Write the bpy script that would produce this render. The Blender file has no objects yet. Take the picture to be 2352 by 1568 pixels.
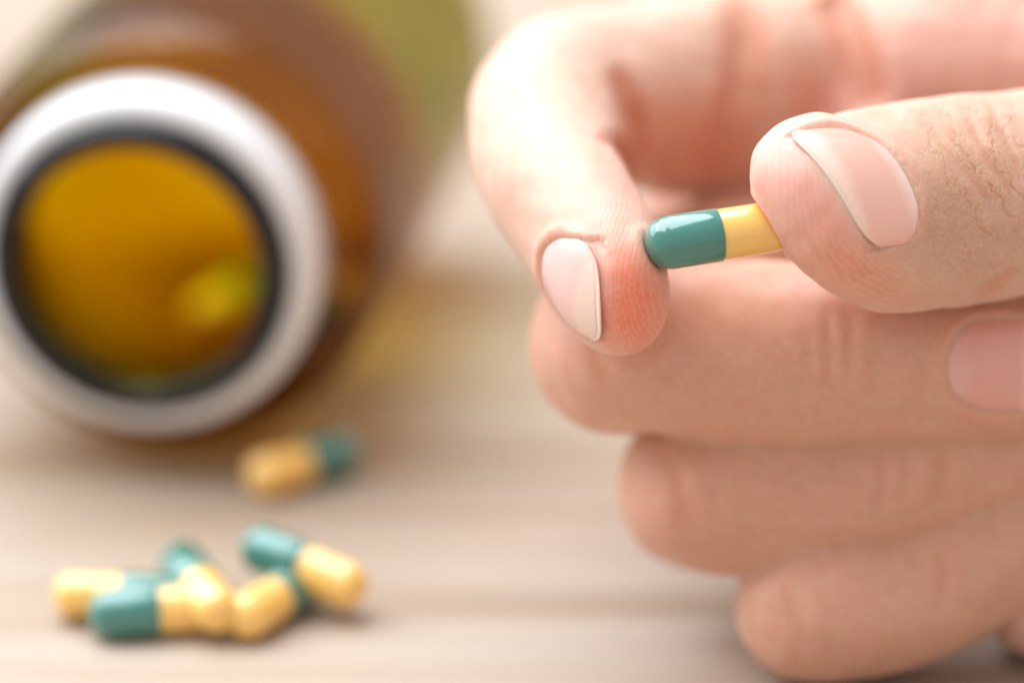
import bpy, bmesh, math, random
import numpy as np
from mathutils import Vector, Matrix

scene = bpy.context.scene
rng = np.random.default_rng(7)

# ------------------------------------------------------------------ camera
ALPHA = math.radians(20.0)          # the camera looks down at the table by this much
CAM_H = 0.217                       # camera height above the table, metres
FOCUS = 0.500                       # distance of the sharp plane
CAM_POS = np.array([0.0, 0.0, CAM_H])
RIGHT = np.array([1.0, 0.0, 0.0])
UP = np.array([0.0, math.sin(ALPHA), math.cos(ALPHA)])
FWD = np.array([0.0, math.cos(ALPHA), -math.sin(ALPHA)])
cam_data = bpy.data.cameras.new('camera')
cam = bpy.data.objects.new('camera', cam_data)
scene.collection.objects.link(cam)
cam.location = CAM_POS
cam.rotation_euler = (math.pi / 2 - ALPHA, 0, 0)
cam_data.sensor_width = 36.0
cam_data.lens = 166.67
cam_data.clip_start = 0.01
cam_data.clip_end = 20.0
cam_data.dof.use_dof = True
cam_data.dof.focus_distance = FOCUS + 0.0015
cam_data.dof.aperture_fstop = 166.67 / 26.5
scene.camera = cam

# ------------------------------------------------------------------ world, lamps, exposure
world = bpy.data.worlds.new('World')
scene.world = world
world.use_nodes = True
bg = world.node_tree.nodes['Background']
bg.inputs[0].default_value = (1.0, 0.965, 0.93, 1)
bg.inputs[1].default_value = 0.66

def area_lamp(name, loc, target, sx, sy, power, color):
    ld = bpy.data.lights.new(name, 'AREA')
    ld.shape = 'RECTANGLE'; ld.size = sx; ld.size_y = sy
    ld.energy = power; ld.color = color
    o = bpy.data.objects.new(name, ld)
    scene.collection.objects.link(o)
    o.location = loc
    o.rotation_euler = (Vector(target) - Vector(loc)).to_track_quat('-Z', 'Y').to_euler()
    return o

area_lamp('window_light', (-1.20, 1.15, 0.80), (0.0, 0.5, 0.03), 1.3, 1.0, 12.0, (0.88, 0.93, 1.0))
area_lamp('overhead_light', (-0.40, 0.85, 1.2), (0.0, 0.5, 0.03), 1.6, 1.25, 31.0, (0.83, 0.915, 1.0))

scene.view_settings.view_transform = 'Standard'
scene.view_settings.look = 'None'
scene.view_settings.exposure = 0.26
scene.view_settings.gamma = 1.0
scene.cycles.use_denoising = True
scene.cycles.max_bounces = 16
scene.cycles.transparent_max_bounces = 24
scene.cycles.sample_clamp_indirect = 6.0

# ------------------------------------------------------------------ helpers
S = 0.045918                         # mm per pixel of the 2352-wide picture on the sharp plane
def P(px, py, z=0.0):
    """view-aligned millimetres (x right, y up, z away from the sharp plane)"""
    k = S * (1 + z / 500.0)
    return np.array([(px - 1176.0) * k, (784.0 - py) * k, z])
def to_world(p):
    p = np.asarray(p, dtype=np.float64) * 0.001
    return CAM_POS + p[..., 0:1] * RIGHT + p[..., 1:2] * UP + (p[..., 2:3] + FOCUS) * FWD
def on_table(px, py, height=0.0):
    d = RIGHT * (px - 1176.0) * S / 500.0 + UP * (784.0 - py) * S / 500.0 + FWD
    t = (height - CAM_POS[2]) / d[2]
    return CAM_POS + d * t

def link(o, parent=None):
    scene.collection.objects.link(o)
    if parent is not None:
        o.parent = parent
    return o
def mesh_obj(name, verts, faces, mat, parent=None, smooth=True):
    me = bpy.data.meshes.new(name)
    me.from_pydata([tuple(v) for v in verts], [], faces)
    me.update()
    if smooth:
        me.polygons.foreach_set('use_smooth', [True] * len(me.polygons))
    if mat:
        me.materials.append(mat)
    return link(bpy.data.objects.new(name, me), parent)
def empty(name, loc):
    o = bpy.data.objects.new(name, None)
    o.location = loc
    o.empty_display_size = 0.01
    return link(o)
def tag(o, label, cat, group=None):
    o['label'] = label; o['category'] = cat
    if group: o['group'] = group
def lathe(name, prof, mat, parent=None, seg=64, close_start=True, close_end=True):
    """prof: (x along axis, radius); axis = +X"""
    verts, faces = [], []
    rings = []
    for x, r in prof:
        if r < 1e-7:
            rings.append([len(verts)]); verts.append((x, 0, 0)); continue
        ring = []
        for i in range(seg):
            a = 2 * math.pi * i / seg
            ring.append(len(verts)); verts.append((x, r * math.cos(a), r * math.sin(a)))
        rings.append(ring)
    for A, B in zip(rings[:-1], rings[1:]):
        for i in range(seg):
            j = (i + 1) % seg
            if len(A) == 1 and len(B) == 1: continue
            if len(A) == 1: faces.append((A[0], B[j], B[i]))
            elif len(B) == 1: faces.append((A[i], A[j], B[0]))
            else: faces.append((A[i], A[j], B[j], B[i]))
    o = mesh_obj(name, verts, faces, mat, parent)
    bm = bmesh.new(); bm.from_mesh(o.data)
    bmesh.ops.recalc_face_normals(bm, faces=bm.faces)
    bm.to_mesh(o.data); bm.free()
    return o

class NT:
    """a small wrapper for node building"""
    def __init__(self, name):
        self.m = bpy.data.materials.new(name); self.m.use_nodes = True
        self.t = self.m.node_tree; self.t.nodes.clear()
        self.out = self.t.nodes.new('ShaderNodeOutputMaterial')
    def n(self, kind, **kw):
        nd = self.t.nodes.new('ShaderNode' + kind)
        for k, v in kw.items(): setattr(nd, k, v)
        return nd
    def l(self, a, b): self.t.links.new(a, b)
    def val(self, sock, v):
        if isinstance(v, bpy.types.NodeSocket): self.l(v, sock)
        elif isinstance(v, tuple) and len(v) == 3 and sock.type == 'RGBA': sock.default_value = (*v, 1)
        else: sock.default_value = v
    def math(self, op, a, b=0.0, c=0.0):
        nd = self.n('Math', operation=op)
        for i, v in enumerate((a, b, c)): self.val(nd.inputs[i], v)
        return nd.outputs[0]
    def mix(self, f, a, b, mode='MIX'):
        nd = self.n('Mix', data_type='RGBA', blend_type=mode)
        self.val(nd.inputs[0], f); self.val(nd.inputs[6], a); self.val(nd.inputs[7], b)
        return nd.outputs[2]
    def noise(self, vec, scale, detail=3.0, rough=0.55, distort=0.0):
        nd = self.n('TexNoise')
        self.l(vec, nd.inputs['Vector'])
        nd.inputs['Scale'].default_value = scale; nd.inputs['Detail'].default_value = detail
        nd.inputs['Roughness'].default_value = rough; nd.inputs['Distortion'].default_value = distort
        return nd.outputs['Fac']
    def ramp(self, fac, stops):
        nd = self.n('ValToRGB'); self.l(fac, nd.inputs[0])
        el = nd.color_ramp.elements
        while len(el) < len(stops): el.new(0.5)
        for e, (p, c) in zip(el, stops):
            e.position = p; e.color = (*c, 1) if len(c) == 3 else c
        return nd.outputs[0]
    def mapping(self, vec, scale=(1, 1, 1), loc=(0, 0, 0), rot=(0, 0, 0)):
        nd = self.n('Mapping'); self.l(vec, nd.inputs[0])
        nd.inputs['Scale'].default_value = scale; nd.inputs['Location'].default_value = loc
        nd.inputs['Rotation'].default_value = rot
        return nd.outputs[0]
    def principled(self, **kw):
        nd = self.n('BsdfPrincipled')
        for k, v in kw.items(): self.val(nd.inputs[k.replace('_', ' ')], v)
        self.l(nd.outputs[0], self.out.inputs[0])
        return nd

# ------------------------------------------------------------------ materials
def mat_wood():
    g = NT('pale_wood')
    co = g.n('TexCoord').outputs['Object']
    v1 = g.mapping(co, (2.2, 26, 1))
    streak = g.noise(v1, 3.0, 5, 0.6, 0.4)
    v2 = g.mapping(co, (0.7, 6.0, 1), (3, 1, 0))
    broad = g.noise(v2, 5.0, 3, 0.5, 0.3)
    v3 = g.mapping(co, (20, 420, 1))
    fine = g.noise(v3, 3.0, 3, 0.6)
    c1 = g.ramp(streak, [(0.28, (0.36, 0.250, 0.172)), (0.48, (0.45, 0.352, 0.272)), (0.74, (0.51, 0.434, 0.362))])
    c2 = g.ramp(broad, [(0.33, (0.80, 0.72, 0.64)), (0.5, (0.97, 0.95, 0.93)), (0.68, (1.0, 1.0, 1.0))])
    col = g.mix(1.0, c1, c2, 'MULTIPLY')
    c3 = g.ramp(fine, [(0.3, (0.86, 0.83, 0.80)), (0.6, (1, 1, 1))])
    col = g.mix(0.6, col, c3, 'MULTIPLY')
    bmp = g.n('Bump'); bmp.inputs['Strength'].default_value = 0.25; bmp.inputs['Distance'].default_value = 0.0006
    g.l(fine, bmp.inputs['Height'])
    p = g.principled(Base_Color=col, Roughness=0.52, Specular_IOR_Level=0.35)
    g.l(bmp.outputs[0], p.inputs['Normal'])
    return g.m

def mat_gelatin(name, col, dark, rough=0.24):
    g = NT(name)
    co = g.n('TexCoord').outputs['Object']
    nz = g.noise(co, 260.0, 4, 0.6)
    c = g.mix(g.math('MULTIPLY', nz, 0.35), col, dark)
    rz = g.math('MULTIPLY_ADD', g.noise(co, 700.0, 3), 0.10, rough - 0.05)
    bmp = g.n('Bump'); bmp.inputs['Strength'].default_value = 0.10; bmp.inputs['Distance'].default_value = 0.0002
    g.l(g.noise(g.mapping(co, (0.15, 1, 1)), 420.0, 2), bmp.inputs['Height'])
    p = g.principled(Base_Color=c, Roughness=rz, Subsurface_Weight=0.5, Subsurface_Scale=0.0012,
                     Subsurface_Radius=(1.0, 0.8, 0.5), IOR=1.5, Specular_IOR_Level=0.5,
                     Coat_Weight=1.0, Coat_Roughness=0.05, Coat_IOR=1.55)
    g.l(bmp.outputs[0], p.inputs['Normal'])
    return g.m

def mat_amber(name='amber_glass', ta=(0.64, 0.49, 0.004), tb=(0.70, 0.54, 0.008), low=None):
    g = NT(name)
    co = g.n('TexCoord').outputs['Object']
    lw = g.n('LayerWeight'); lw.inputs[0].default_value = 0.5
    fr = g.math('MULTIPLY_ADD', g.math('POWER', lw.outputs['Facing'], 5.0), 0.40, 0.028)
    tint = g.mix(g.ramp(g.noise(co, 38.0, 2), [(0.35, (0, 0, 0)), (0.65, (1, 1, 1))]), ta, tb)
    if low is not None:                       # gold lower side; above it, reflected greenery painted into the tint
        sp = g.n('SeparateXYZ'); g.l(co, sp.inputs[0])
        mr = g.n('MapRange'); mr.interpolation_type = 'SMOOTHSTEP'; g.l(sp.outputs[2], mr.inputs[0])
        mr.inputs[1].default_value = -0.016; mr.inputs[2].default_value = 0.006
        tint = g.mix(mr.outputs[0], low, tint)
    deep = g.mix(1.0, tint, g.mix(1.0, tint, tint, 'MULTIPLY'), 'MULTIPLY')      # a slanting ray crosses more glass
    tint = g.mix(g.math('POWER', lw.outputs['Facing'], 2.5), tint, deep)
    tr = g.n('BsdfTransparent'); g.val(tr.inputs[0], tint)
    gl = g.n('BsdfGlossy'); gl.inputs['Roughness'].default_value = 0.03
    gl.inputs[0].default_value = (0.97, 0.98, 1, 1)
    df = g.n('BsdfDiffuse'); df.inputs[0].default_value = (0.40, 0.20, 0.015, 1)
    mx0 = g.n('MixShader'); mx0.inputs[0].default_value = 0.015
    g.l(tr.outputs[0], mx0.inputs[1]); g.l(df.outputs[0], mx0.inputs[2])
    mx = g.n('MixShader'); g.l(fr, mx.inputs[0])
    g.l(mx0.outputs[0], mx.inputs[1]); g.l(gl.outputs[0], mx.inputs[2])
    g.l(mx.outputs[0], g.out.inputs[0])
    return g.m

def mat_lip():
    g = NT('dark_amber_lip')
    co = g.n('TexCoord').outputs['Object']
    c = g.mix(g.noise(co, 60.0, 2), (0.008, 0.008, 0.011), (0.014, 0.011, 0.010))
    g.principled(Base_Color=c, Roughness=0.06, IOR=1.5, Specular_IOR_Level=0.35)
    return g.m

def mat_collar():
    g = NT('white_plastic')
    co = g.n('TexCoord').outputs['Object']
    c = g.mix(g.noise(co, 90.0, 3), (0.86, 0.86, 0.87), (0.82, 0.82, 0.84))
    g.principled(Base_Color=c, Roughness=0.28, Specular_IOR_Level=0.55)
    return g.m

# ------------------------------------------------------------------ table
WOOD = mat_wood()
tv = [(-1.6, -0.4, 0), (1.6, -0.4, 0), (1.6, 2.6, 0), (-1.6, 2.6, 0),
      (-1.6, -0.4, -0.03), (1.6, -0.4, -0.03), (1.6, 2.6, -0.03), (-1.6, 2.6, -0.03)]
tf = [(0, 1, 2, 3), (7, 6, 5, 4), (0, 4, 5, 1), (1, 5, 6, 2), (2, 6, 7, 3), (3, 7, 4, 0)]
table = mesh_obj('table_top', tv, tf, WOOD, smooth=False)
table['kind'] = 'structure'
table['label'] = 'pale beige wooden table top with horizontal grain'

# ------------------------------------------------------------------ bottle
AMBER, LIP, COLLAR = mat_amber(), mat_lip(), mat_collar()
OLIVE = mat_amber('amber_glass_green_reflection', (0.40, 0.56, 0.01), (0.80, 0.97, 0.08), low=(0.78, 0.60, 0.01))  # green of reflected foliage put into the body's tint
GOLD = mat_amber('gold_glass_base', (0.78, 0.57, 0.006), (0.82, 0.61, 0.01))
BR = 0.0280                                   # body radius
mouth = on_table(318, 616, BR)
PSI = math.radians(9.5)                       # turned a little to the right, away from the camera
bottle = empty('pill_bottle', (mouth[0], mouth[1], 0.0))
bottle.rotation_euler = (0, 0, math.pi / 2 - PSI)
tag(bottle, 'open amber glass pill bottle lying on its side with white neck collar', 'bottle')
def arc(cx, cr, r, a0, a1, n):
    return [(cx + r * math.cos(math.radians(a0 + (a1 - a0) * i / n)),
             cr + r * math.sin(math.radians(a0 + (a1 - a0) * i / n))) for i in range(n + 1)]
def lift(o): o.location = (0, 0, BR); return o
mm = 0.001
sh_out = [(0.5, 16.1), (0.5, 18.0), (9, 18.0)] + arc(15.5, 20.5, 7.5, 180, 90, 10) + [(42, 28.0)]
bd_out = [(42, 28.0), (88, 28.0)]
bs_out = [(88, 28.0)] + arc(92, 24, 4, 90, 0, 6) + [(96, 0)]
sh_in = [(0.5, 16.1), (10, 16.0)] + arc(17, 18.1, 7.5, 180, 90, 10) + [(42, 25.6)]
bd_in = [(42, 25.6), (86, 25.6)]
bs_in = [(86, 25.6)] + arc(89, 21.6, 4, 90, 0, 6) + [(92, 0)]
def sc(pr): return [(x * mm, r * mm) for x, r in pr]
lift(lathe('shoulder', sc(sh_out), AMBER, bottle, 96))
lift(lathe('inner_shoulder', sc(sh_in), AMBER, bottle, 96))
lift(lathe('glass_body', sc(bd_out), OLIVE, bottle, 96))
lift(lathe('inner_wall', sc(bd_in), mat_amber('inner_gold_glass', (0.86, 0.86, 0.04), (0.92, 0.92, 0.06), low=(0.90, 0.70, 0.02)), bottle, 96))
lift(lathe('base', sc(bs_out), GOLD, bottle, 96))
lift(lathe('inner_base', sc(bs_in), GOLD, bottle, 96))
lift(lathe('lip', sc([(4.0, 15.3)] + arc(0.2, 16.95, 1.8, 240, 90, 14) + [(1.2, 18.75), (3.0, 18.05), (4.0, 15.3)]), LIP, bottle, 96))
lift(lathe('collar', sc([(2.2, 18.2)] + arc(3.2, 19.3, 2.4, 195, 90, 14) + [(9.5, 21.7), (10.2, 21.1), (10.2, 18.15), (2.2, 18.15)]), COLLAR, bottle, 96))

# ------------------------------------------------------------------ capsules
GREEN = mat_gelatin('green_gelatin', (0.044, 0.230, 0.185), (0.024, 0.155, 0.130))
YELLOW = mat_gelatin('yellow_gelatin', (0.96, 0.585, 0.155), (0.91, 0.50, 0.095))
RC, RB, HL = 2.87 * mm, 2.74 * mm, 8.05 * mm     # cap radius, body radius, half length
def dome(x0, r, length, sgn, n=14):
    out = []
    for i in range(n + 1):
        a = math.pi / 2 * i / n
        out.append((x0 + sgn * length * math.sin(a), r * math.cos(a) ** 0.92 if i < n else 0.0))
    return out
cap_prof = list(reversed(dome(-HL + 2.45 * mm, RC * 0.985, 2.45 * mm, -1))) + [(-HL + 2.52 * mm, RC)] + [(-1.5 * mm, RC * 1.004), (-0.05 * mm, RC * 1.012),
            (0.0 * mm, RC * 0.998), (0.0 * mm, RB * 0.97), (-3 * mm, RB * 0.965)]
body_prof = [(-0.6 * mm, RB * 0.985), (0.4 * mm, RB * 1.0), (HL - 2.3 * mm, RB)] + dome(HL - 2.3 * mm, RB, 2.3 * mm, 1)[1:]
def capsule(loc, axis_from_cap_to_body, label, group=None, roll=0.0):
    root = empty('capsule', tuple(loc))
    d = Vector(axis_from_cap_to_body).normalized()
    root.rotation_euler = (d.to_track_quat('X', 'Z') @ Matrix.Rotation(roll, 3, 'X').to_quaternion()).to_euler()
    if capsule.first is None:
        capsule.first = (lathe('cap', cap_prof, GREEN, root, 48), lathe('body', body_prof, YELLOW, root, 48))
    else:
        for src in capsule.first:
            c = src.copy(); link(c, root)
    tag(root, label, 'capsule', group)
    return root
capsule.first = None
def capsule_on_table(px, py, yaw_deg, label, height=None, pitch=0.0, group='capsules spilled on the table', roll=0.0):
    h = RC if height is None else height
    loc = on_table(px, py, h)
    y, p = math.radians(yaw_deg), math.radians(pitch)
    ax = (math.cos(y) * math.cos(p), math.sin(y) * math.cos(p), math.sin(p))
    return capsule(loc, ax, label, group, roll)
# held capsule: cap end at left, axis rising slightly to the right
PILL_A, PILL_B = P(1475, 566, 0.8), P(1824, 513, 4.2)
pill_dir = (PILL_B - PILL_A) / np.linalg.norm(PILL_B - PILL_A)
PILL_C = (PILL_A + PILL_B) / 2
capsule(to_world(PILL_C), to_world(PILL_C + pill_dir) - to_world(PILL_C),
        'green and yellow capsule pinched between thumb and index fingertip')
capsule_on_table(364, 1402, 9, 'front capsule of the left pile, green end left and yellow end right')
capsule_on_table(282, 1371, 174, 'capsule lying behind the front one of the left pile, yellow end far left')
capsule_on_table(458, 1348, -66, 'capsule at the back of the left pile with its green end pointing up and away', height=4.3 * mm, pitch=-6)
capsule_on_table(698, 1302, -27, 'back capsule of the right pair, green end left and pale yellow end right', height=5.2 * mm, pitch=-12)
capsule_on_table(632, 1374, -121, 'front capsule of the right pair with its yellow end facing the camera')
capsule_on_table(696, 1066, -140, 'lone capsule on the table below the mouth of the amber bottle')

inside_group = 'capsules left inside the bottle'
capsule_on_table(520, 690, -112, 'yellow capsule lying inside the amber bottle, seen through its open mouth', height=5.6 * mm, group=inside_group)
capsule_on_table(748, 700, 60, 'capsule inside the amber bottle, seen through the glass right of the collar', height=10.8 * mm, group=inside_group)

# ------------------------------------------------------------------ hand: a distance field, then one continuous skin
VOX = 0.42
LO = np.array([-10.0, -44.0, -14.0]); HI = np.array([152.0, 54.0, 104.0])
DIM = np.ceil((HI - LO) / VOX).astype(int) + 1
FAR = 6.0
def new_field(): return np.full(DIM, FAR, dtype=np.float32)
def box_of(c, rad):
    a = np.clip(np.floor((c - rad - LO) / VOX).astype(int), 0, DIM)
    b = np.clip(np.ceil((c + rad - LO) / VOX).astype(int) + 1, 0, DIM)
    return a, b
def local_pts(a, b):
    xs = [(LO[i] + VOX * np.arange(a[i], b[i])).astype(np.float32) for i in range(3)]
    return xs
def ell(F, c, R, r, margin=4.0):
    """min in an ellipsoid: centre c, rows of R its axes, r its radii"""
    ext = np.sqrt(((R * r[:, None]) ** 2).sum(0)) + margin
    a, b = box_of(c, ext)
    if np.any(b <= a): return
    X, Y, Z = local_pts(a, b)
    X = (X - c[0])[:, None, None]; Y = (Y - c[1])[None, :, None]; Z = (Z - c[2])[None, None, :]
    k0 = 0; k1 = 0
    for i in range(3):
        q = (R[i, 0] * X + R[i, 1] * Y + R[i, 2] * Z) / np.float32(r[i])
        q = q * q
        k0 = k0 + q; k1 = k1 + q / np.float32(r[i] ** 2)
    k0 = np.sqrt(k0); k1 = np.sqrt(k1) + 1e-6
    d = k0 * (k0 - 1) / k1
    sl = tuple(slice(a[i], b[i]) for i in range(3))
    F[sl] = np.minimum(F[sl], d)
def smin(a, b, k):
    h = np.maximum(k - np.abs(a - b), 0) / k
    return np.minimum(a, b) - h * h * (k * 0.25)
def smax(a, b, k): return -smin(-a, -b, k)
def unit(v):
    v = np.asarray(v, float); return v / np.linalg.norm(v)
def catmull(K, step):
    """K: rows of key values, first three columns position; resampled about every step mm"""
    K = np.asarray(K, float); out = []
    n = len(K)
    for i in range(n - 1):
        p0, p1, p2, p3 = K[max(i - 1, 0)], K[i], K[i + 1], K[min(i + 2, n - 1)]
        m = max(2, int(np.linalg.norm(p2[:3] - p1[:3]) / step))
        for t in np.arange(m) / m:
            out.append(0.5 * ((2 * p1) + (-p0 + p2) * t + (2 * p0 - 5 * p1 + 4 * p2 - p3) * t * t + (-p0 + 3 * p1 - 3 * p2 + p3) * t ** 3))
    out.append(K[-1])
    return np.array(out)
def finger(keys, step=1.2):
    """keys: (px, py, z, half width px, half thickness px, dorsal x, y, z)"""
    rows = []
    for px, py, z, w, t, dx, dy, dz in keys:
        k = S * (1 + z / 500.0)
        rows.append([*P(px, py, z), w * k, t * k, *unit((dx, dy, dz))])
    st = catmull(rows, step)
    F = new_field()
    pos = st[:, :3]
    tan = np.gradient(pos, axis=0)
    for i in range(len(st)):
        T = unit(tan[i]); N = unit(st[i, 5:8] - T * np.dot(st[i, 5:8], T)); L = np.cross(T, N)
        w, t = st[i, 3], st[i, 4]
        ell(F, pos[i], np.array([T, L, N]), np.array([min(w, t) * 0.96, w, t]))
    return F
def blob(F, px, py, z, rx, ry, rz, rot=0.0, yaw=0.0):
    """ellipsoid: radii in px (x, y) and mm (z); rot in the picture plane, yaw about the vertical"""
    G = new_field()
    k = S * (1 + z / 500.0); a, b = math.radians(rot), math.radians(yaw)
    R = np.array([[math.cos(a), math.sin(a), 0], [-math.sin(a), math.cos(a), 0], [0, 0, 1.0]])
    Ry = np.array([[math.cos(b), 0, math.sin(b)], [0, 1, 0], [-math.sin(b), 0, math.cos(b)]])
    ell(G, P(px, py, z), R @ Ry, np.array([rx * k, ry * k, rz]))
    F[:] = smin(F, G, 5.0)

# --- fingers (root first, tip last)
INDEX = finger([
    (1980, 110, 66, 235, 225, 0.2, 0.4, 1.0),
    (1780, 160, 60, 215, 215, 0.0, 0.3, 1.0),
    (1585, 212, 52, 236, 214, -0.2, 0.3, 1.0),
    (1440, 215, 45, 205, 192, -0.6, 0.5, 0.7),
    (1296, 232, 37.5, 200, 196, -1.0, 0.6, 0.1),
    (1248, 305, 29.5, 182, 176, -1.0, 0.35, -0.2),
    (1270, 405, 21, 176, 160, -1.0, 0.10, -0.22),
    (1322, 500, 14.5, 176, 150, -1.0, -0.1, -0.22),
    (1372, 592, 9.5, 176, 142, -1.0, -0.2, -0.22),
    (1404, 660, 6.4, 166, 134, -1.0, -0.2, -0.22),
    (1422, 688, 5.0, 144, 118, -1.0, -0.2, -0.22),
])
MIDDLE = finger([
    (2250, 480, 68, 225, 220, 0.2, 0.1, 1.0),
    (2000, 540, 64, 210, 205, 0.0, 0.1, 1.0),
    (1700, 645, 53, 205, 195, -0.4, 0.1, 1.0),
    (1490, 735, 40, 200, 188, -1.0, 0.1, 0.5),
    (1402, 792, 29, 198, 188, -1.0, 0.0, -0.3),
    (1500, 797, 23.5, 205, 175, -0.5, 0.0, -1.0),
    (1700, 806, 22.5, 208, 168, -0.1, 0.05, -1.0),
    (1900, 822, 22.0, 205, 172, 0.0, 0.05, -1.0),
    (2100, 836, 21.5, 185, 160, 0.1, 0.05, -1.0),
    (2300, 842, 21.5, 172, 150, 0.2, 0.05, -1.0),
    (2480, 842, 24, 158, 135, 0.3, 0.05, -1.0),
])
RING = finger([
    (2400, 840, 70, 215, 210, 0.2, 0.0, 1.0),
    (2100, 930, 64, 195, 190, 0.0, 0.0, 1.0),
    (1850, 1040, 52, 185, 180, -0.4, 0.0, 1.0),
    (1640, 1105, 41, 186, 180, -1.0, 0.0, 0.5),
    (1604, 1122, 33, 190, 182, -1.0, 0.0, -0.3),
    (1690, 1134, 29.0, 190, 168, -0.5, -0.1, -1.0),
    (1900, 1118, 28, 190, 158, -0.1, -0.1, -1.0),
    (2120, 1068, 27.5, 186, 160, 0.1, -0.1, -1.0),
    (2340, 1010, 28, 170, 145, 0.2, -0.1, -1.0),
    (2520, 960, 28, 155, 130, 0.3, -0.1, -1.0),
])
PINKY = finger([
    (2560, 930, 72, 200, 195, 0.2, 0.0, 1.0),
    (2300, 1070, 63, 178, 172, 0.0, 0.0, 1.0),
    (2060, 1215, 51, 165, 158, -0.4, 0.0, 1.0),
    (1885, 1335, 38, 162, 156, -1.0, 0.0, 0.5),
    (1850, 1396, 29, 164, 156, -1.0, 0.0, -0.3),
    (1930, 1402, 26.5, 162, 142, -0.5, -0.1, -1.0),
    (2080, 1374, 27.5, 160, 136, -0.1, -0.1, -1.0),
    (2260, 1283, 28.0, 156, 134, 0.1, -0.1, -1.0),
    (2420, 1185, 29, 145, 122, 0.2, -0.1, -1.0),
    (2560, 1140, 28, 130, 110, 0.3, -0.1, -1.0),
])
TDN = (0.46, 0.60, -0.65)
THUMB = finger([
    (3050, 470, 50, 330, 300, 0.1, 0.7, -0.7),
    (2800, 425, 32, 270, 240, 0.1, 0.6, -0.8),
    (2560, 425, 22, 238, 215, 0.15, 0.5, -0.85),
    (2400, 436, 17.5, 242, 212, 0.2, 0.45, -0.85),
    (2250, 455, 14.0, 248, 205, 0.3, 0.45, -0.8),
    (2120, 470, 11.2, 250, 198, 0.45, 0.48, -0.72),
    (2010, 484, 8.2, 244, 192, 0.58, 0.5, -0.62),
    (1966, 476, 5.8, 232, 178, *TDN),
    (1914, 447, 4.0, 204, 158, *TDN),
    (1866, 410, 3.0, 168, 136, *TDN),
    (1840, 396, 2.8, 142, 120, *TDN),
])
PALM = new_field()
blob(PALM, 2350, 420, 74, 560, 520, 15, -20)
blob(PALM, 2800, 650, 80, 560, 520, 17, -10)
blob(PALM, 1850, 230, 65, 120, 330, 13, -6)
blob(PALM, 1780, 470, 71, 300, 260, 14, -6)
blob(PALM, 2020, 330, 63, 190, 330, 15, -10)
blob(PALM, 2460, 125, 61, 560, 330, 22, 0)
blob(PALM, 2700, 180, 50, 380, 260, 18, -8)
blob(PALM, 2650, 800, 76, 330, 340, 13, -20)
blob(PALM, 2600, 1265, 42, 250, 165, 12, 12)
blob(PALM, 2740, 1285, 36, 320, 185, 14, 8)  # palm heel mass out of frame, added to block light from the table
blob(PALM, 2570, 1385, 33, 285, 112, 11, 10)
blob(PALM, 2750, 1050, 58, 260, 200, 14, 12)
WRIST = finger([
    (2700, 470, 74, 560, 340, 0.1, 0.2, 1.0),
    (3000, 490, 76, 560, 340, 0.1, 0.2, 1.0),
    (3250, 510, 78, 520, 330, 0.1, 0.2, 1.0),
    (3600, 530, 82, 460, 350, 0.1, 0.2, 1.0),
], step=4.0)
PALM = smin(PALM, WRIST, 6.0)

# --- which finger owns a point (for colour and detail later)
parts = [PALM, INDEX, MIDDLE, RING, PINKY, THUMB]
ID = np.zeros(DIM, dtype=np.uint8); best = PALM.copy()
for i, F in enumerate(parts[1:], 1):
    m = F < best; ID[m] = i; best[m] = F[m]
del best
FIELD = smin(PALM, INDEX, 1.5)
LOW = smin(smin(MIDDLE, RING, 0.35), PINKY, 0.35)
FIELD = smin(FIELD, LOW, 0.9)
FIELD = smin(FIELD, THUMB, 1.6)
del parts, INDEX, MIDDLE, RING, PINKY, PALM, WRIST, LOW, THUMB
def blur(F):
    for ax in range(3):
        G = F.copy()
        a = [slice(None)] * 3; b = [slice(None)] * 3; c = [slice(None)] * 3
        a[ax] = slice(0, -2); b[ax] = slice(1, -1); c[ax] = slice(2, None)
        G[tuple(b)] = 0.25 * F[tuple(a)] + 0.5 * F[tuple(b)] + 0.25 * F[tuple(c)]
        F = G
    return F
FIELD = blur(blur(FIELD))
def sample(F, pts):
    q = (pts - LO) / VOX
    i = np.clip(np.floor(q).astype(int), 0, DIM - 2); f = np.clip(q - i, 0, 1)
    r = 0
    for dx in (0, 1):
        for dy in (0, 1):
            for dz in (0, 1):
                w = (f[:, 0] if dx else 1 - f[:, 0]) * (f[:, 1] if dy else 1 - f[:, 1]) * (f[:, 2] if dz else 1 - f[:, 2])
                r = r + w * F[i[:, 0] + dx, i[:, 1] + dy, i[:, 2] + dz]
    return r
def gradient(F, pts, e=0.5):
    g = np.stack([sample(F, pts + np.eye(3)[i] * e) - sample(F, pts - np.eye(3)[i] * e) for i in range(3)], 1)
    return g / (np.linalg.norm(g, axis=1, keepdims=True) + 1e-9)
def hit(px, py, z0=-13.0, z1=80.0):
    z = np.arange(z0, z1, 0.1)
    pts = np.array([P(px, py, t) for t in z])
    s = sample(FIELD, pts)
    k = np.argmax(s < 0)
    return pts[k]

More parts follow.
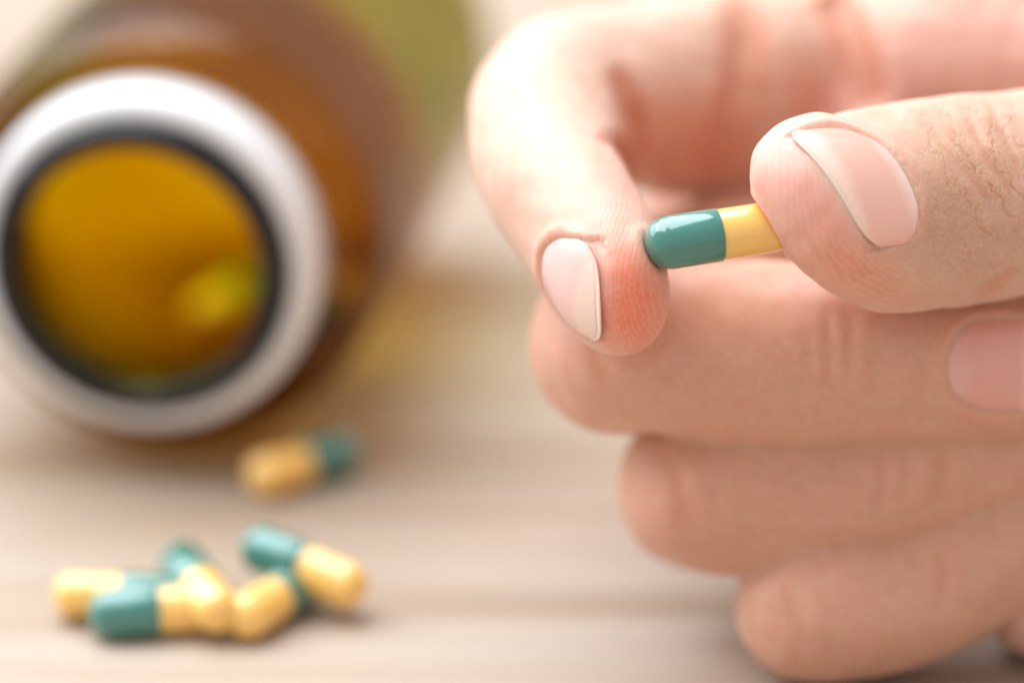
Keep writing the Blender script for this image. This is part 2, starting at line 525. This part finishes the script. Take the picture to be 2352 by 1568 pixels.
# --- nails: each a curved plate in its own frame; the skin is pressed in under it and swells round it
class Nail:
    def __init__(self, centre, L, T, width, length, Rl, Rt, sink=0.0, taper=0.0, shear=0.0, bow=1.0, slant=0.0):
        self.shear, self.bow, self.slant = shear, bow, slant
        self.T = unit(T); self.L = unit(np.asarray(L, float) - self.T * np.dot(L, self.T))
        self.N = np.cross(self.L, self.T)
        if self.N[2] > 0 and abs(self.N[2]) > 0.05: self.N = -self.N
        self.c = centre - self.N * sink
        self.w, self.l, self.Rl, self.Rt, self.taper = width / 2, length, Rl, Rt, taper
    def half(self, v):
        """half width (arc) at v, 0 = cuticle, 1 = free edge"""
        s = np.clip(v / 0.55, 0, 1)
        return self.w * (1 - (1 - s) ** 2.3) ** 0.5 * (1 - self.taper * np.clip(v - 0.55, 0, 1))
    def fit(self, raise_by=0.04):
        """a quadratic through the skin under the plate, so that the nail follows the finger"""
        A, B, H = [], [], []
        for v in np.linspace(0.05, 1.0, 14):
            for q in np.linspace(-0.95, 0.95, 15):
                a0 = q * float(self.half(np.array(v))); b = (v - 0.5) * self.l
                s = np.arange(6.0, -6.0, -0.08)
                pts = self.c + (a0 - self.shear * b) * self.L + b * self.T + s[:, None] * self.N
                f = sample(FIELD, pts)
                if (f < 0).any() and f[0] > 0:
                    A.append(a0); B.append(b); H.append(s[np.argmax(f < 0)])
        A, B, H = map(np.array, (A, B, H))
        M = np.stack([np.ones_like(A), A, B, A * A, A * B, B * B], 1)
        co = np.linalg.lstsq(M, H, rcond=None)[0]
        for _ in range(3):
            r = H - M @ co; w = 1 / (1 + (r / 0.4) ** 2)
            co = np.linalg.lstsq(M * w[:, None], H * w, rcond=None)[0]
        co[0] += raise_by
        self.co = co
        self.Rl = float(np.clip(-0.5 / min(co[3], -0.01), 6.0, 16.0))
    def height(self, a, b):
        c = self.co
        return c[0] + c[1] * a + c[2] * b + c[3] * a * a + c[4] * a * b + c[5] * b * b
    def point(self, arcpos, v, bow=0.0):
        th = arcpos / self.Rl
        a = self.Rl * np.sin(th)
        b = (v - 0.5) * self.l + bow + self.slant * (arcpos / self.w) * v
        return self.c + (a - self.shear * b) * self.L + b * self.T + self.height(a, b) * self.N
    def outline(self, n=90):
        """cuticle and side walls, from one end of the free edge round to the other"""
        pts, wt = [], []
        for s, vs in ((-1, np.linspace(1, 0, n) ** 1.7), (1, np.linspace(0, 1, n) ** 1.7)):
            for v in vs:
                pts.append(self.point(s * float(self.half(np.array(v))), v)); wt.append(min(1, (1 - v) / 0.35))
        return np.array(pts), np.array(wt)
    def relief(self, V, near=14.0):
        """skin relief round the plate: sunk beneath it, a low soft fold along its sides and root"""
        out = np.zeros(len(V))
        ix = np.where(np.linalg.norm(V - self.c, axis=1) < near)[0]
        D = V[ix] - self.c
        t = D @ self.T; n = D @ self.N; u = D @ self.L + self.shear * t
        v = t / self.l + 0.5
        lim = 1 + (self.slant * u / self.w + self.bow * (1 - np.clip(u / self.w, -1, 1) ** 2)) / self.l
        inside = (np.abs(u) < self.Rl * np.sin(np.clip(self.half(np.clip(v, 0, 1)) / self.Rl, 0, 1.5))) & (v > 0) & (v < lim) & (n > -6)
        pts, wt = self.outline()
        d = np.full(len(ix), 1e9); w = np.zeros(len(ix))
        for p, q in zip(pts, wt):
            e = np.linalg.norm(V[ix] - p, axis=1); m = e < d; d[m] = e[m]; w[m] = q
        fold = 0.24 * np.exp(-((d - 0.6) / 0.75) ** 2) * (0.08 + 0.92 * w)
        r = np.where(inside, -0.42 * np.clip(d / 0.7, 0, 1) * np.clip((lim - v) / 0.12, 0, 1), fold)
        out[ix] = r * (n > -6)
        rd = np.zeros(len(V)); rd[ix] = np.where(inside, 0, np.exp(-(d / 0.8) ** 2)) * w
        return out, rd
    def mesh(self, name, mat, edge_mat, nu=28, nv=34, edge=0.10):
        bow = self.bow
        V, Fc = [], []
        for layer in (0.0, -0.09):
            for j in range(nv + 1):
                v = 0.006 + 0.994 * j / nv
                hw = float(self.half(np.array(v)))
                for i in range(nu + 1):
                    u = -1 + 2 * i / nu
                    bw = (bow * (1 - u * u) - 1.3 * abs(u) ** 7) * max(0, (v - 0.5) / 0.5)
                    p = self.point(u * hw * 0.985, v, bw)
                    rim = max(abs(u) ** 8 * min(1, (1.05 - v) / 0.3 + 0.35), (1 - v) ** 10)
                    V.append(p + self.N * ((layer * (0.35 + 0.65 * v)) - 0.34 * rim + 0.02 * max(0, (v - 0.75) / 0.25) ** 2))
        W = nu + 1; M = W * (nv + 1)
        edge_j = int(round(nv * (1 - edge)))
        def quads(j0, j1):
            Q = []
            for j in range(j0, j1):
                for i in range(nu):
                    a = j * W + i
                    Q.append((a, a + 1, a + W + 1, a + W)); Q.append((M + a, M + a + W, M + a + W + 1, M + a + 1))
                a = j * W; Q.append((a, a + W, M + a + W, M + a)); a = j * W + nu; Q.append((a, M + a, M + a + W, a + W))
            for i in range(nu):
                a = j0 * W + i; Q.append((a, M + a, M + a + 1, a + 1))
                a = j1 * W + i; Q.append((a, a + 1, M + a + 1, M + a))
            return Q
        out = []
        for nm, q, m in ((name, quads(0, edge_j), mat), ('free_edge', quads(edge_j, nv), edge_mat)):
            used = sorted({k for f in q for k in f}); ix = {k: n for n, k in enumerate(used)}
            out.append((nm, np.array([V[k] for k in used]), [tuple(ix[k] for k in f) for f in q], m))
        return out

THUMB_T = unit((-0.718, -0.19, -0.67)); INDEX_T = unit((0.31, -0.46, -0.84))
thumb_nail = Nail(hit(2006, 392), (0.62, -0.70, -0.36), THUMB_T, 15.4, 8.8, 12.5, 26.0, taper=0.0, shear=0.28, bow=0.5, slant=-1.2)
index_nail = Nail(hit(1276, 662), (0.30, -0.85, 0.42), INDEX_T, 11.0, 9.2, 9.0, 26.0, taper=0.05, bow=1.8, slant=1.6)
shaded_middle_nail = Nail(hit(2282, 838), (0.0, -1.0, 0.0), (1.0, -0.02, -0.05), 11.6, 10.4, 7.5, 24.0, sink=0.25, taper=0.05)
for nl in (thumb_nail, index_nail, shaded_middle_nail):
    nl.fit()

# --- the capsule presses into both fingertips
def press_capsule(F):
    a, b = box_of(PILL_C, np.full(3, 14.0))
    X, Y, Z = np.meshgrid(*local_pts(a, b), indexing='ij')
    D = np.stack([X - PILL_C[0], Y - PILL_C[1], Z - PILL_C[2]], -1)
    t = D @ pill_dir
    tc = np.clip(t, -5.3, 5.3)
    d = np.linalg.norm(D - tc[..., None] * pill_dir, axis=-1) - 2.80
    sl = tuple(slice(a[i], b[i]) for i in range(3))
    F[sl] = smax(F[sl], -d, 0.7)
press_capsule(FIELD)

# --- surface nets
def surface_nets(F):
    s = F < 0
    c = np.zeros(np.array(F.shape) - 1, dtype=np.uint8)
    for dx in (0, 1):
        for dy in (0, 1):
            for dz in (0, 1):
                c += s[dx:s.shape[0] - 1 + dx, dy:s.shape[1] - 1 + dy, dz:s.shape[2] - 1 + dz]
    act = (c > 0) & (c < 8)
    cells = np.argwhere(act)
    index = np.full(c.shape, -1, dtype=np.int32); index[act] = np.arange(len(cells))
    acc = np.zeros((len(cells), 3)); cnt = np.zeros(len(cells))
    corners = [(x, y, z) for x in (0, 1) for y in (0, 1) for z in (0, 1)]
    val = {k: F[cells[:, 0] + k[0], cells[:, 1] + k[1], cells[:, 2] + k[2]].astype(np.float64) for k in corners}
    for k in corners:
        for ax in range(3):
            if k[ax]: continue
            k2 = list(k); k2[ax] = 1; k2 = tuple(k2)
            a, b = val[k], val[k2]
            m = (a < 0) != (b < 0)
            t = np.where(m, a / np.where(m, a - b, 1), 0)
            p = np.array(k, float)[None, :].repeat(len(cells), 0); p[:, ax] += t
            acc[m] += p[m]; cnt[m] += 1
    V = LO + (cells + acc / cnt[:, None]) * VOX
    quads = []
    for ax in range(3):
        u, w = (ax + 1) % 3, (ax + 2) % 3
        a = [slice(1, -1)] * 3; a[ax] = slice(0, -1)
        b = [slice(1, -1)] * 3; b[ax] = slice(1, None)
        sa, sb = s[tuple(a)], s[tuple(b)]
        e = np.argwhere(sa != sb)
        flip = sa[tuple(e.T)]
        base = e.copy(); base[:, u] += 1; base[:, w] += 1
        def cell(du, dw):
            q = base.copy(); q[:, u] += du; q[:, w] += dw
            return index[q[:, 0], q[:, 1], q[:, 2]]
        A, B, C, D = cell(-1, -1), cell(0, -1), cell(0, 0), cell(-1, 0)
        Q = np.stack([A, B, C, D], 1); Q[~flip] = Q[~flip][:, ::-1]
        quads.append(Q)
    return V, np.concatenate(quads)
V, Q = surface_nets(FIELD)
for _ in range(3):                              # even out, then pull back on to the field
    ii = np.concatenate([Q[:, i] for i in range(4)] + [Q[:, (i + 1) % 4] for i in range(4)])
    jj = np.concatenate([Q[:, (i + 1) % 4] for i in range(4)] + [Q[:, i] for i in range(4)])
    ct = np.bincount(ii, minlength=len(V))
    nb = np.stack([np.bincount(ii, V[jj, a], len(V)) for a in range(3)], 1)
    V = V + 0.5 * (nb / ct[:, None] - V)
    V = V - gradient(FIELD, V) * sample(FIELD, V)[:, None] * 0.8
NRM = gradient(FIELD, V, 0.45)
vid = ID[tuple(np.clip(np.rint((V - LO) / VOX).astype(int), 0, DIM - 1).T)]
k = S * (1 + V[:, 2] / 500.0)
PXX, PYY = V[:, 0] / k + 1176.0, 784.0 - V[:, 1] / k
# --- creases and knuckle wrinkles, as relief in the skin itself
def seg_dist(poly):
    poly = np.array(poly, float)
    best = np.full(len(PXX), 1e9); par = np.zeros(len(PXX)); n = len(poly) - 1
    for i in range(n):
        a, b = poly[i], poly[i + 1]; d = b - a
        t = np.clip(((PXX - a[0]) * d[0] + (PYY - a[1]) * d[1]) / (d @ d), 0, 1)
        e = np.hypot(PXX - a[0] - t * d[0], PYY - a[1] - t * d[1])
        m = e < best; best[m] = e[m]; par[m] = (i + t[m]) / n
    return best * S, par
DISP = np.zeros(len(V))
FRONT = np.clip(0.25 - NRM[:, 2], 0, 0.4) / 0.4
def crease(poly, ids, width, depth, ends=0.25, lip=0.35):
    d, t = seg_dist(poly)
    ta = np.clip(np.minimum(t, 1 - t) / max(ends, 1e-3), 0, 1) ** 0.7 if ends else 1.0
    m = np.isin(vid, ids) * FRONT * ta
    x = d / width
    DISP[:] += m * depth * (-np.exp(-x * x) + lip * np.exp(-((x - 1.9) / 0.9) ** 2))
def bumpy(px, py, rx, ry, ids, amount):
    m = np.isin(vid, ids) * FRONT
    DISP[:] += m * amount * np.exp(-((PXX - px) / rx) ** 2 - ((PYY - py) / ry) ** 2)
T_, I_, M_, R_, K_, PA = 5, 1, 2, 3, 4, 0
crease([(2015, 1015), (2025, 1100), (2008, 1195)], [R_], 0.8, 0.28)
crease([(2060, 1010), (2075, 1090), (2058, 1180)], [R_], 0.8, 0.22)
crease([(1545, 1040), (1560, 1130), (1600, 1225)], [R_], 1.0, 0.25)
crease([(1350, 690), (1362, 790), (1400, 900)], [M_], 1.0, 0.22)
crease([(2150, 1250), (2165, 1330), (2150, 1420)], [K_], 0.9, 0.28)
crease([(1800, 1330), (1820, 1410), (1870, 1490)], [K_], 1.0, 0.22)
# thumb knuckle
crease([(2115, 262), (2160, 320), (2215, 390), (2262, 450), (2285, 520)], [T_], 0.45, 0.20, 0.3, 0.15)
crease([(2210, 235), (2240, 300), (2275, 370), (2320, 440), (2330, 500)], [T_], 0.5, 0.26, 0.3, 0.15)
crease([(2270, 225), (2300, 300), (2338, 380), (2368, 450)], [T_], 0.55, 0.26, 0.3, 0.15)
crease([(2352, 610), (2290, 655), (2230, 690)], [T_], 0.9, 0.35)
bumpy(2010, 255, 60, 22, [T_], -0.3)
# index: flexion creases
crease([(1405, 150), (1435, 200), (1462, 280), (1478, 390)], [I_], 1.2, 1.2, 0.4, 0.15)
crease([(1372, 306), (1420, 330), (1452, 380), (1475, 440)], [I_], 0.8, 0.75, 0.35, 0.2)
crease([(1700, -20), (1716, 90), (1712, 200), (1670, 310), (1610, 420)], [I_, PA], 2.0, 1.5, 0.25, 0.0)
crease([(1905, -20), (1945, 60), (1975, 150), (2000, 250)], [PA, I_], 1.8, 1.3, 0.05, 0.05)
# middle finger: end joint wrinkles
crease([(1900, 700), (1905, 800), (1898, 900)], [M_], 0.6, 0.22)
crease([(1945, 690), (1955, 790), (1945, 890)], [M_], 0.9, 0.15)
crease([(1858, 760), (1862, 840), (1856, 900)], [M_], 0.6, 0.10)
crease([(2010, 760), (2020, 850), (2010, 920)], [M_], 1.1, 0.10)
crease([(2150, 1020), (2160, 1100), (2140, 1180)], [R_], 1.0, 0.3)
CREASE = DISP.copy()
def soft_noise(scale, seed, n=14):
    r = np.random.default_rng(seed); s_ = np.zeros(len(V))
    for _ in range(n):
        d = r.normal(size=3); d /= np.linalg.norm(d)
        s_ += np.sin(V @ d * (2 * math.pi / scale) * r.uniform(0.6, 1.5) + r.uniform(0, 6.28))
    return s_ / math.sqrt(n)
DISP += 0.16 * soft_noise(14.0, 3) + 0.06 * soft_noise(5.0, 4)
DISP += np.isin(vid, [M_, R_, K_]) * 0.12 * soft_noise(9.0, 9)
tp = (V - PILL_C) @ pill_dir
dp = np.linalg.norm(V - PILL_C - np.clip(tp, -5.3, 5.3)[:, None] * pill_dir, axis=1) - 2.80
DISP += 0.30 * np.exp(-((dp - 0.9) / 0.7) ** 2) * np.isin(vid, [T_, I_])          # pads swell round the capsule
NAILRED = np.zeros(len(V))
for nl in (thumb_nail, index_nail, shaded_middle_nail):
    dd, rd = nl.relief(V)
    DISP += dd; NAILRED = np.maximum(NAILRED, rd)
V = V + NRM * DISP[:, None]

# --- colour of the skin: tan back of the thumb, pink pads, flushed index tip
def spot(px, py, rx, ry, ids=None, ang=0.0, hard=1.0):
    c, s_ = math.cos(math.radians(ang)), math.sin(math.radians(ang))
    X, Y = PXX - px, PYY - py
    a, b = (X * c + Y * s_) / rx, (-X * s_ + Y * c) / ry
    m = np.exp(-(a * a + b * b) ** hard)
    if ids is not None: m = m * np.isin(vid, ids)
    return m
COL = np.tile(np.array([0.720, 0.460, 0.350]), (len(V), 1))
def paint(m, c, f=1.0):
    COL[:] = COL + (np.array(c) - COL) * np.clip(m * f, 0, 1)[:, None]
TAN, PINK, RED, PALE = (0.560, 0.310, 0.190), (0.800, 0.440, 0.365), (0.840, 0.210, 0.110), (0.760, 0.530, 0.440)
paint(np.isin(vid, [PA]) * 1.0, (0.740, 0.420, 0.335), 0.7)
paint(np.isin(vid, [M_, R_, K_]) * 1.0, (0.650, 0.345, 0.230), 0.9)  # shade on the lower fingers painted in as a darker tone
paint(spot(2230, 430, 190, 260, [T_], 0, 1.4), TAN, 0.9)
paint(spot(1800, 470, 130, 230, [T_], -25, 1.3), PINK, 0.9)
paint(spot(1915, 520, 40, 130, [T_], -33), (0.80, 0.36, 0.28), 0.8)
paint(spot(1960, 620, 150, 60, [T_], 25), (0.72, 0.28, 0.16), 0.75)
paint(spot(1960, 290, 90, 26, [T_], 18), (0.80, 0.36, 0.27), 0.5)
paint(spot(1440, 690, 95, 130, [I_], -15, 1.5), RED, 0.95)
paint(spot(1385, 640, 30, 120, [I_], -5), (0.80, 0.42, 0.34), 0.6)
paint(spot(1420, 440, 110, 90, [I_], 30), (0.75, 0.49, 0.40), 0.6)
paint(spot(1262, 560, 22, 60, [I_], 20), (0.72, 0.34, 0.23), 0.5)
paint(spot(1580, 330, 130, 120, [I_], 0), (0.72, 0.30, 0.18), 0.8)
paint(spot(1880, 260, 70, 120, [PA, I_], -25), (0.80, 0.32, 0.22), 0.7)
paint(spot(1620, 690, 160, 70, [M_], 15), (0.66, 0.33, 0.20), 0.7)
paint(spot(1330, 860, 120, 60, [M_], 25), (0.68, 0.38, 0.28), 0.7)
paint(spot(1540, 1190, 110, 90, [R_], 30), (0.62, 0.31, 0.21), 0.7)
paint(NAILRED ** 1.6, (0.74, 0.30, 0.21), 0.5)
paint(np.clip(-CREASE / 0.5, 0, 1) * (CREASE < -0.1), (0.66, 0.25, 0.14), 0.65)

tipm = spot(1780, 460, 150, 260, [T_], -25, 2.0) + spot(1930, 640, 200, 90, [T_], 20, 2.0)
tipi = spot(1455, 650, 110, 190, [I_], -10, 2.0) + 0.6 * spot(1420, 440, 120, 90, [I_], 25, 1.2)
MASK = np.clip(tipm + tipi, 0, 1)
ct_, ci_ = P(2060, 440, 6.0), P(1180, 660, 8.0)
PH = np.where(vid == T_, np.linalg.norm((V - ct_) * np.array([1, 1.12, 0.9]), axis=1), np.linalg.norm((V - ci_) * np.array([1, 0.55, 1.0]), axis=1)) / 0.40
WR = spot(2310, 370, 190, 230, [T_], 0, 1.0) + 0.25 * spot(2130, 420, 150, 200, [T_]) + 0.06 * np.isin(vid, [M_, R_, K_])

hand_base = to_world(P(2300, 1000, 60))
WV = to_world(V) - hand_base
me = bpy.data.meshes.new('hand')
me.vertices.add(len(WV)); me.vertices.foreach_set('co', WV.astype(np.float32).ravel())
me.loops.add(Q.size); me.loops.foreach_set('vertex_index', Q.astype(np.int32).ravel())
me.polygons.add(len(Q)); me.polygons.foreach_set('loop_start', np.arange(0, Q.size, 4, dtype=np.int32))
me.polygons.foreach_set('loop_total', np.full(len(Q), 4, dtype=np.int32))
me.polygons.foreach_set('use_smooth', np.ones(len(Q), dtype=bool))
me.update(calc_edges=True); me.validate()
ca = me.attributes.new('skin_colour', 'FLOAT_COLOR', 'POINT')
ca.data.foreach_set('color', np.concatenate([COL, np.ones((len(V), 1))], 1).astype(np.float32).ravel())
for nm, arr in (('ridge_phase', PH), ('ridge_mask', MASK), ('wrinkle', np.clip(WR, 0, 1))):
    at = me.attributes.new(nm, 'FLOAT', 'POINT'); at.data.foreach_set('value', arr.astype(np.float32))

def mat_skin():
    g = NT('skin')
    co = g.mapping(g.n('TexCoord').outputs['Object'], (1000, 1000, 1000))     # millimetres
    def attr(n): a = g.n('Attribute'); a.attribute_name = n; return a
    col = attr('skin_colour').outputs['Color']
    wr = attr('wrinkle').outputs['Fac']; rm = attr('ridge_mask').outputs['Fac']; ph = attr('ridge_phase').outputs['Fac']
    mott = g.noise(co, 0.55, 4, 0.6)
    col = g.mix(g.ramp(mott, [(0.35, (0, 0, 0)), (0.7, (0.32, 0.32, 0.32))]), col, g.mix(1.0, col, (0.86, 0.66, 0.58), 'MULTIPLY'))
    blot = g.noise(co, 2.2, 3, 0.6)
    col = g.mix(g.ramp(blot, [(0.45, (0, 0, 0)), (0.75, (0.35, 0.35, 0.35))]), col, (0.78, 0.56, 0.47))
    # relief
    wob = g.noise(co, 0.35, 3, 0.5)
    phase = g.math('ADD', g.math('MULTIPLY', ph, 6.2832), g.math('MULTIPLY', wob, 7.0))
    ridge = g.math('SINE', phase)
    brk = g.noise(co, 1.6, 2, 0.5)
    ridge = g.math('MULTIPLY', g.math('MULTIPLY', ridge, rm), g.math('MULTIPLY', brk, 1.6))
    warp = g.n('TexNoise'); g.l(co, warp.inputs['Vector']); warp.inputs['Scale'].default_value = 0.8; warp.inputs['Detail'].default_value = 3
    add = g.n('VectorMath', operation='MULTIPLY_ADD'); g.l(warp.outputs['Color'], add.inputs[0]); add.inputs[1].default_value = (1.6, 1.6, 1.6); g.l(co, add.inputs[2])
    def folds(direction, pitch, warp_amt, warp_scale, sharp, seed):
        dot = g.n('VectorMath', operation='DOT_PRODUCT'); g.l(co, dot.inputs[0]); dot.inputs[1].default_value = direction
        q = g.math('ADD', g.math('DIVIDE', dot.outputs['Value'], pitch), g.math('MULTIPLY', g.noise(g.mapping(co, (1, 1, 1), (seed, 0, 0)), warp_scale, 3, 0.55), warp_amt))
        f = g.math('ABSOLUTE', g.math('SUBTRACT', g.math('FRACT', q), 0.5))             # 0 in the crease, 0.5 between
        v = g.math('SUBTRACT', 1.0, g.math('MINIMUM', g.math('MULTIPLY', f, sharp), 1.0))
        br = g.ramp(g.noise(g.mapping(co, (1, 1, 1), (0, seed, 3)), 0.45, 2), [(0.32, (0, 0, 0)), (0.66, (1, 1, 1))])
        return g.math('MULTIPLY', v, br)
    dn = (0.83, 0.0, 0.56)
    dc = (-0.50, 0.2, 0.84)
    w1 = folds(dn, 2.6, 2.2, 0.30, 9.0, 1.7)
    w2 = folds(dn, 1.15, 2.6, 0.45, 6.0, 5.3)
    w3 = folds(dc, 1.7, 3.2, 0.50, 7.0, 8.1)
    valley = g.math('ADD', g.math('ADD', w1, g.math('MULTIPLY', w2, 0.40)), g.math('MULTIPLY', w3, 0.45))
    cell = g.math('SUBTRACT', 1.0, g.math('MINIMUM', valley, 1.3))
    vf = g.n('TexVoronoi', feature='DISTANCE_TO_EDGE'); vf.inputs['Scale'].default_value = 2.6; g.l(add.outputs[0], vf.inputs['Vector'])
    cellf = g.math('MINIMUM', g.math('MULTIPLY', vf.outputs['Distance'], 4.0), 1.0)
    pores = g.noise(co, 5.0, 3, 0.6)
    h = g.math('MULTIPLY', ridge, 0.011)
    h = g.math('ADD', h, g.math('MULTIPLY', g.math('MULTIPLY', cell, wr), 0.12))
    h = g.math('ADD', h, g.math('MULTIPLY', g.math('MULTIPLY', cellf, g.math('SUBTRACT', 1.0, rm)), 0.008))
    h = g.math('ADD', h, g.math('MULTIPLY', pores, 0.012))
    bmp = g.n('Bump'); bmp.inputs['Strength'].default_value = 0.85; bmp.inputs['Distance'].default_value = 0.001
    g.l(h, bmp.inputs['Height'])
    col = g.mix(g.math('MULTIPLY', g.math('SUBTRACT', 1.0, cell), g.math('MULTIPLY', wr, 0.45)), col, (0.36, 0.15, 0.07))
    col = g.mix(g.math('MULTIPLY', g.math('MULTIPLY', g.math('MAXIMUM', ridge, 0.0), 0.16), 1.0), col, (0.88, 0.62, 0.52))
    rough = g.math('MULTIPLY_ADD', g.noise(co, 1.5, 3), 0.2, 0.40)
    p = g.principled(Base_Color=col, Roughness=rough, Subsurface_Weight=0.75, Subsurface_Scale=0.0026,
                     Subsurface_Radius=(1.0, 0.36, 0.20), Specular_IOR_Level=0.6, IOR=1.42, Sheen_Weight=0.12, Sheen_Roughness=0.4)
    g.l(bmp.outputs[0], p.inputs['Normal'])
    return g.m
def mat_nail(name, a, b, root, tip=(0.86, 0.64, 0.52), side=(0.84, 0.40, 0.30), width=7.0):
    g = NT(name)
    co = g.mapping(g.n('TexCoord').outputs['Object'], (1000, 1000, 1000))
    at = g.n('Attribute'); at.attribute_name = 'nail_v'
    v = at.outputs['Fac']
    c = g.mix(g.noise(co, 0.4, 3), a, b)
    c = g.mix(g.ramp(g.math('ADD', v, g.math('MULTIPLY', g.noise(co, 0.6, 2), 0.12)), [(0.10, (1, 1, 1)), (0.36, (0, 0, 0))]), c, root)
    au = g.n('Attribute'); au.attribute_name = 'nail_u'
    c = g.mix(g.ramp(g.math('ADD', v, g.math('MULTIPLY', g.noise(co, 0.9, 3), 0.16)), [(0.86, (0, 0, 0)), (1.06, (0.75, 0.75, 0.75))]), c, tip)
    edge = g.math('POWER', g.math('MINIMUM', g.math('ABSOLUTE', g.math('DIVIDE', au.outputs['Fac'], width)), 1.0), 4.0)
    c = g.mix(g.math('MULTIPLY', edge, 0.55), c, side)
    stri = g.n('TexNoise'); stri.noise_dimensions = '1D'; g.l(g.math('MULTIPLY_ADD', au.outputs['Fac'], 22.0, 400.0), stri.inputs['W']); stri.inputs['Scale'].default_value = 1.0
    h = g.math('ADD', g.math('MULTIPLY', stri.outputs['Fac'], 0.05), g.math('MULTIPLY', g.noise(co, 3.0, 3), 0.015))
    bmp = g.n('Bump'); bmp.inputs['Strength'].default_value = 0.5; bmp.inputs['Distance'].default_value = 0.001
    g.l(h, bmp.inputs['Height'])
    p = g.principled(Base_Color=c, Roughness=0.28, Specular_IOR_Level=0.8, Coat_Weight=0.35, Coat_Roughness=0.10)
    g.l(bmp.outputs[0], p.inputs['Normal'])
    return g.m
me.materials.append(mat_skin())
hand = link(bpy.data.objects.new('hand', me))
hand.location = hand_base
tag(hand, 'right hand in a loose fist holding a capsule between thumb and index finger', 'hand')
NAIL = mat_nail('nail', (0.82, 0.41, 0.315), (0.80, 0.46, 0.365), (0.88, 0.66, 0.60))
NAILP = mat_nail('index_nail', (0.82, 0.48, 0.43), (0.80, 0.53, 0.48), (0.86, 0.68, 0.65))
NAIL_SHADED = mat_nail('shaded_middle_nail', (0.74, 0.31, 0.25), (0.74, 0.35, 0.29), (0.72, 0.40, 0.33))  # darker, redder nail colour: the shade on this nail is painted in
EDGE = mat_nail('nail_edge', (0.82, 0.62, 0.49), (0.84, 0.67, 0.55), (0.8, 0.66, 0.5))
for nl, m, lab, ed in ((thumb_nail, NAIL, 'thumb nail facing the camera', 0.03), (index_nail, NAILP, 'pale index finger nail seen edge on', 0.03),
                   (shaded_middle_nail, NAIL_SHADED, 'pink middle finger nail at the right edge', 0.10)):
    par = None
    for nm, vv, ff, mt in nl.mesh('nail', m, EDGE, edge=ed):
        o = mesh_obj(nm, to_world(vv) - hand_base, ff, mt)
        tt = (vv - nl.c) @ nl.T
        for an, arr in (('nail_v', tt / nl.l + 0.5), ('nail_u', (vv - nl.c) @ nl.L + nl.shear * tt)):
            at = o.data.attributes.new(an, 'FLOAT', 'POINT'); at.data.foreach_set('value', arr.astype(np.float32))
        o.parent = hand if par is None else par
        if par is None:
            par = o; o['label'] = lab
